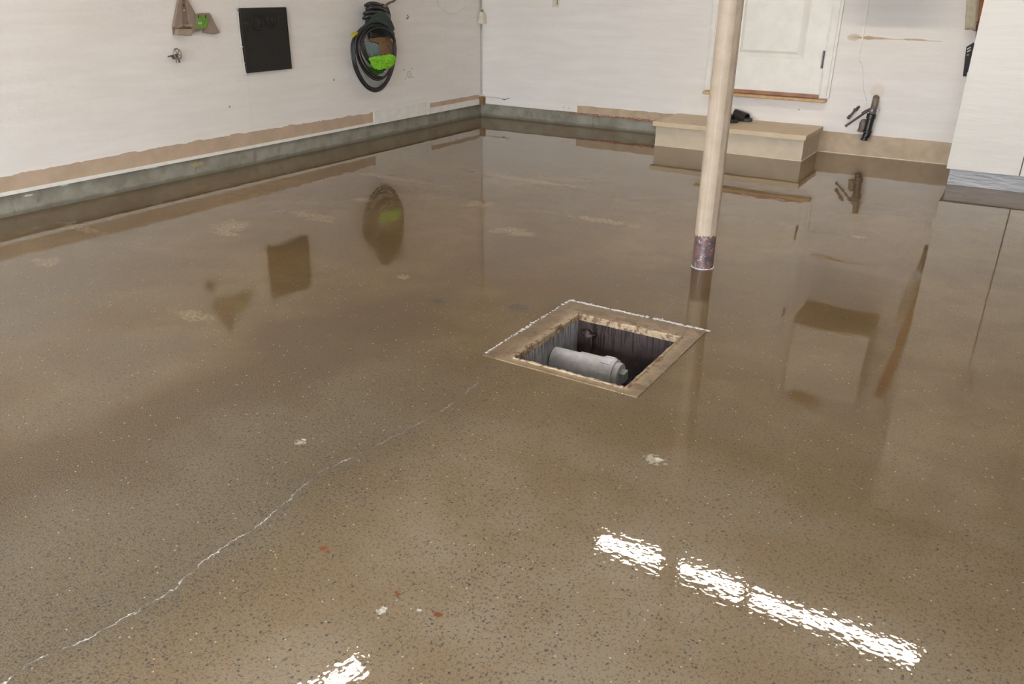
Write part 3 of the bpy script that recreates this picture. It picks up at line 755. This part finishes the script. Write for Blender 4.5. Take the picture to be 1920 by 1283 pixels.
bm = BM(); prism(bm, O(pxp([(378, 290), (495, 290), (480, 320), (400, 318)]), .006), (.03, 0, 0)); prism(bm, O(pxp([(308, 345), (475, 350), (455, 428), (282, 420)]), .006), (.045, 0, 0)); obj('shelf_lip', bm, M['bracket_in'], th, bevel=.004)
bm = BM(); c = L(*pxp([(416, 122)])[0], .007); lathe(bm, [(.006, 0), (.006, .003), (.002, .004)], c, (1, 0, 0), 12); obj('screw', bm, M['cream'], th, smooth='auto')
bm = BM(); c = L(*pxp([(412, 62)])[0], .007); lathe(bm, [(.005, 0), (.005, .002)], c, (1, 0, 0), 12); obj('screw_hole', bm, M['black_plastic'], th, smooth='auto')
bm = BM(); prism(bm, O(pxp([(545, 185), (570, 158), (690, 155), (712, 190), (782, 330), (805, 365), (803, 398), (745, 410), (628, 392), (640, 340), (555, 375), (492, 372), (500, 320)]), .0), (.030, 0, 0)); obj('right_arm', bm, M['bracket'], th, bevel=.004)
bm = BM(); prism(bm, O(pxp([(570, 190), (685, 190), (700, 250), (672, 338), (560, 345), (560, 260)]), .030), (.012, 0, 0)); lv = obj('level_box', bm, M['level'], th, bevel=.003); lv['label'] = 'green box held in the right arm'
bm = BM()
bm.free()
for a in (582, 668):
    bm = BM(); prism(bm, O(pxp([(a, 180), (a+12, 180), (a+12, 215), (a, 215)]), .0425), (.002, 0, 0)); obj('level_clip', bm, M['black_plastic'], lv)
bm = BM()
for k, a in enumerate((584, 596, 610, 622)): prism(bm, O(pxp([(a, 265), (a+6, 264), (a+9, 290), (a+3, 291)]), .0425), (.001, 0, 0))
obj('level_mark', bm, M['cream'], lv)
# hose bib
hb = thing('hose_bib', 'small spigot with round spoked handle sticking out of the left wall', 'tap', L(331, 108))
c = L(333, 101, .05); bm = BM(); torus(bm, c, (1, .15, .25), .033, .0040, 24, 8)
ax_ = Vector((1, .15, .25)).normalized(); a_ = ax_.orthogonal().normalized(); b_ = ax_.cross(a_)
for k in range(5):
    an = 2*math.pi*k/5; tube(bm, [c, c+(a_*math.cos(an)+b_*math.sin(an))*.032], .0028, 6)
lathe(bm, [(.006, -.004), (.006, .005)], c, ax_, 10); obj('handle_wheel', bm, M['brass'], hb, smooth='auto')
bm = BM(); q = Vector((0, c.y, c.z-.022)); tube(bm, [q, Vector((.025, q.y, q.z)), c], [.014, .015, .006], 12); e = L(332, 111, .04); tube(bm, crom([Vector((.03, q.y, q.z)), Vector((.040, q.y, q.z-.008)), Vector((.044, q.y, q.z-.022))], 5), .011, 12); lathe(bm, [(.014, 0), (.014, .014)], Vector((.044, q.y, q.z-.034)), (0, 0, 1), 12); obj('valve_body', bm, M['hinge'], hb, smooth='auto')
bm = BM(); q = L(315, 106, 0); tube(bm, [q, q+Vector((.03, .004, .004))], .004, 8); lathe(bm, [(.007, 0), (.007, .003)], q+Vector((.03, .004, .004)), (1, 0, 0), 10); o = obj('wall_nail', bm, M['hinge'], smooth='auto'); tag(o, 'dark nail in the left wall just left of the spigot', 'nail')
# black panel
bp = thing('black_panel', 'square flat black panel with two round knobs on the left wall', 'panel', (0, -2.88, .69))
x = .03
def Lq(u, v): return L(u, v, .03)
a, b, c, d = Lq(448, 17), Lq(535, 12), Lq(549.5, 128), Lq(466, 138)
ya, yb_ = (a.y+d.y)/2, (b.y+c.y)/2; za, zb = (c.z+d.z)/2, (a.z+b.z)/2
obj('cover', bx(0, .03, ya, yb_, za, zb), M['black_paint'], bp, bevel=.003)
for (u, v) in ((482, 40), (511, 38)):
    c = L(u, v, .03); bm = BM(); torus(bm, c+Vector((.003, 0, 0)), (1, 0, 0), .055, .005, 36, 8); torus(bm, c+Vector((.002, 0, 0)), (1, 0, 0), .035, .003, 30, 6); lathe(bm, [(.018, 0), (.016, .005)], c, (1, 0, 0), 20)
    obj('round_knob', bm, M['black_paint'], bp, smooth='auto')
bm = BM(); tube(bm, crom([(.012, ya-.006, zb-.02), (.010, ya-.009, zb-.15), (.010, ya-.004, za+.05), (.012, ya+.004, za-.012), (.012, ya+.012, za-.018)], 8), .0045, 6); 
for zq in (zb-.006, zb-.26, za+.07, za-.015): box(bm, .0, .018, ya-.014, ya+.002, zq-.004, zq+.004)
obj('white_cord', bm, M['cable'], bp, smooth='auto')

# hose coil on its hanger
hh = thing('hose_hanger', 'dark teal hose hanger bracket on the left wall behind the coiled hose', 'hose hanger', L(706, 40))
bm = BM()
c2 = lambda a, b: (600+a/5.333, b/5.333)
prism(bm, [L(*c2(a, b), .0) for a, b in ((470, 90), (520, 40), (600, 35), (650, 70), (672, 150), (670, 300), (560, 330), (470, 330), (440, 230), (450, 150))], (.052, 0, 0)); obj('saddle', bm, M['teal'], hh, bevel=.018, seg=3)
bm = BM(); prism(bm, [L(*c2(a, b), .0) for a, b in ((470, 260), (560, 225), (660, 250), (712, 330), (715, 385), (590, 385), (540, 400), (470, 395))], (.046, 0, 0)); obj('drum', bm, M['black_rubber'], hh, bevel=.012, seg=3)
bm = BM()
for k, (a, b, w, q) in enumerate(((540, 45, 85, 24), (560, 85, 100, 26), (545, 130, 110, 26), (520, 175, 90, 24), (640, 150, 50, 22))):
    pts = crom([L(*c2(a-w, b+14), .075), L(*c2(a-w*.5, b-q*.4), .12), L(*c2(a+w*.3, b-q*.3), .125), L(*c2(a+w, b+18), .08)], 6); tube(bm, pts, [.010]+[.015]*17+[.010], 10)
for a, b, sz in ((455, 55, .013), (690, 125, .009), (690, 185, .009), (668, 90, .012)):
    c = L(*c2(a, b), .09); blob(bm, c, sz, sz*1.2, sz, .3, 2)
obj('coiled_grip', bm, M['black_rubber'], hh, smooth=True)
ho = thing('garden_hose', 'coiled black garden hose hanging in loops on the left wall', 'hose', L(700, 172))
loops = [ # left u, right u, top v, bottom v, x offset, tilt of the bottom
    (659.0, 742.0, 46, 171.5, .070, 3), (661.5, 741.0, 44, 169.0, .092, 4), (664.0, 740.5, 48, 166.0, .110, 1),
    (666.5, 740.0, 45, 150.0, .118, 5), (669.5, 739.0, 49, 147.5, .095, 7), (673.5, 741.0, 47, 145.0, .122, 8),
    (677.0, 738.0, 50, 131.5, .105, 9), (681.5, 739.5, 52, 129.0, .125, 10)]
for i, (l, r, t, b, x, tl) in enumerate(loops):
    pts = []; cu, cv = (l+r)/2, t+(b-t)*.36
    for k in range(48):
        a = 2*math.pi*k/48; s, co = math.sin(a), math.cos(a)
        u = cu+(r-l)/2*s*(1-.10*max(0, -co)**2); v = cv+((b-cv) if co < 0 else (cv-t))*(-co)
        u += tl*max(0, -co)**2-1.5*co*0
        pts.append(L(u, v, x+.012*math.sin(a*2+i)))
    bm = BM(); tube(bm, pts, .0085, 10, True); obj('loop', bm, M['black_rubber'], ho, smooth=True)
for k in range(6):
    t = k/5
    pts = crom([L(*c2(400+14*k, 330-10*k), .10), L(*c2(450+12*k, 255-14*k), .13), L(*c2(560+6*k, 215-16*k), .145), L(*c2(660+5*k, 250-14*k), .13), L(*c2(718+4*k, 330-8*k), .105)], 6)
    bm = BM(); tube(bm, pts, .0095, 10); obj('upper_wrap', bm, M['teal'], ho, smooth=True)
bm = BM(); a, b = L(*c2(370, 330), .12), L(*c2(318, 358), .12); d = (b-a).normalized()
lathe(bm, [(.011, 0), (.011, .03), (.016, .034), (.016, .062), (.011, .066)], a, d, 18); o = obj('yellow_connector', bm, M['yellow'], ho, smooth='auto'); o['label'] = 'yellow end connector'
bm = BM(); tube(bm, crom([L(*c2(640, 70), .12), L(*c2(690, 30), .10), L(*c2(745, 5), .07), L(*c2(760, -40), .05)], 5), [.014, .012, .012, .011, .011, .010, .010, .009, .009, .009, .010, .010, .010, .010, .010, .010], 12); o = obj('spray_nozzle', bm, M['abs_old'], ho, smooth=True)
# cloths, card stuffed in the coil
def slab(name, pts, x, th_, mat, label, cat, bev=.004, wave=0):
    bm = BM(); prism(bm, [L(*c2(a, b), x) for a, b in pts], (th_, 0, 0)); o = obj(name, bm, mat, bevel=bev, seg=2); tag(o, label, cat); return o
slab('cardboard_scrap', ((480, 385), (540, 380), (590, 372), (690, 365), (722, 430), (725, 560), (640, 548), (600, 545), (585, 430), (500, 410)), .060, .006, M['card'], 'torn brown cardboard piece tucked inside the coiled hose', 'cardboard', .001)
slab('grey_cloth', ((430, 415), (560, 428), (590, 470), (600, 560), (545, 590), (500, 590), (465, 540)), .040, .012, M['bluegrey'], 'blue-grey cloth tucked inside the coiled hose beside the cardboard', 'cloth')
slab('clear_sleeve', ((400, 560), (470, 610), (560, 700), (650, 720), (640, 790), (610, 850), (520, 865), (450, 800), (410, 700)), .020, .010, M['clear'], 'cloudy grey plastic sleeve behind the lower loops of the hose', 'plastic sleeve')
slab('dark_green_towel', ((450, 660), (540, 680), (640, 690), (620, 730), (560, 752), (500, 735)), .040, .014, M['green_dark'], 'dark green cloth under the lime duster inside the hose coil', 'cloth')
bm = BM()
PP = ((500, 590), (560, 580), (640, 562), (700, 555), (738, 568), (740, 600), (725, 640), (680, 672), (600, 690), (545, 675), (520, 640))
for i in range(620):
    # random tuft inside the outline
    while True:
        a, b = random.uniform(500, 740), random.uniform(552, 690)
        ins = False; j = len(PP)-1
        for k in range(len(PP)):
            if (PP[k][1] > b) != (PP[j][1] > b) and a < (PP[j][0]-PP[k][0])*(b-PP[k][1])/(PP[j][1]-PP[k][1])+PP[k][0]: ins = not ins
            j = k
        if ins: break
    c = L(*c2(a, b), .176+random.uniform(-.010, .012)); s = random.uniform(.005, .009)
    blob(bm, c, s*1.3, s, s*.8, .3, 1)
for i in range(200):
    k = random.randrange(len(PP)); t = random.random(); a0, b0 = PP[k]; a1, b1 = PP[(k+1) % len(PP)]
    c = L(*c2(a0+(a1-a0)*t+random.uniform(-9, 9), b0+(b1-b0)*t+random.uniform(-9, 9)), .163+random.uniform(-.010, .012)); s = random.uniform(.004, .008)
    blob(bm, c, s, s, s*1.2, .3, 1)
prism(bm, [L(*c2(a, b), .149) for a, b in PP], (.022, 0, 0))
o = obj('lime_duster', bm, M['lime'], smooth=True); tag(o, 'bright lime fluffy duster resting inside the hose coil', 'duster')
# round outlet with screw marks, hanging wire, small hook
ou = thing('round_outlet', 'small round painted-over outlet low on the left wall near the corner', 'outlet', L(767, 148))
c = L(767.5, 139.5, 0); bm = BM(); lathe(bm, [(.038, 0), (.038, .003), (.034, .0045), (.0, .0045)], c, (1, 0, 0), 32); obj('face', bm, M['white'], ou, smooth='auto')
bm = BM()
torus(bm, c+Vector((.0045, 0, 0)), (1, 0, 0), .031, .0016, 32, 6)
for dy, dz in ((-.010, .006), (.010, .006), (-.010, -.014), (.010, -.014), (0, -.003), (0, .018)): box(bm, .004, .0062, c.y+dy-.002, c.y+dy+.002, c.z+dz-.005, c.z+dz+.005)
obj('slot', bm, M['bracket'], ou)
for u, v in ((758, 131), (772.5, 128.5), (760, 148), (774, 145)):
    q = L(u, v, 0); bm = BM(); lathe(bm, [(.0045, 0), (.0045, .0025)], q, (1, 0, 0), 10); obj('screw', bm, M['hinge'], ou)
bm = BM(); q = L(763, 31, 0); tube(bm, crom([q+Vector((0, 0, .012)), q+Vector((.012, 0, .008)), q+Vector((.016, 0, -.006)), q+Vector((.010, 0, -.014)), q+Vector((.005, 0, -.008))], 5), .0032, 8); o = obj('wall_hook', bm, M['hinge'], smooth=True); tag(o, 'tiny dark hook on the left wall right of the hose', 'hook')
bm = BM(); tube(bm, crom([L(*c2(a, b), .006) for a, b in ((1150, -90), (1165, -20), (1190, 60), (1250, 110), (1320, 138), (1390, 120), (1450, 70), (1540, 20), (1600, -60))], 8), .0018, 5); o = obj('hanging_wire', bm, M['cable'], smooth=True); tag(o, 'thin wire hanging in a shallow arc on the left wall near the corner', 'wire')

# ================================================================ CEILING LIGHTS
def strip_light(cx, cy, along, Ln, label):
    t = thing('strip_light', label, 'ceiling light', (cx, cy, 2.87), 'fluorescent strip lights')
    X = along == 'x'; hw = .075; hl = Ln/2
    def bb(l0, l1, w0, w1, z0, z1): return (cx+l0, cx+l1, cy+w0, cy+w1, z0, z1) if X else (cx+w0, cx+w1, cy+l0, cy+l1, z0, z1)
    obj('housing', bx(*bb(-hl, hl, -hw, hw, 2.905, RZ)), M['fixture'], t, bevel=.004)
    for e in (-1, 1): obj('lamp_holder', bx(*bb(e*hl-(.02 if e > 0 else 0), e*hl+(.0 if e > 0 else .02), -hw*.85, hw*.85, 2.862, 2.905)), M['fixture'], t)
    for w in (-.040, .040):
        a, b = (-hl+.02, w), (hl-.02, w)
        p0 = (cx+a[0], cy+w, 2.885) if X else (cx+w, cy+a[0], 2.885); p1 = (cx+b[0], cy+w, 2.885) if X else (cx+w, cy+b[0], 2.885)
        bm = BM(); tube(bm, [p0, p1], .0165, 12); obj('tube', bm, M['tube'], t, smooth='auto')
    return t
strip_light(3.335, -2.36, 'x', 1.25, 'ceiling strip light whose reflection passes behind the post')
strip_light(4.565, -2.36, 'x', 1.18, 'ceiling strip light mirrored as the long glare at lower right')
lamp_c = strip_light(1.85, -5.02, 'y', 1.25, 'ceiling strip light mirrored as the short glare at the bottom edge')
lamp_c.rotation_euler = (0, 0, math.radians(-12))
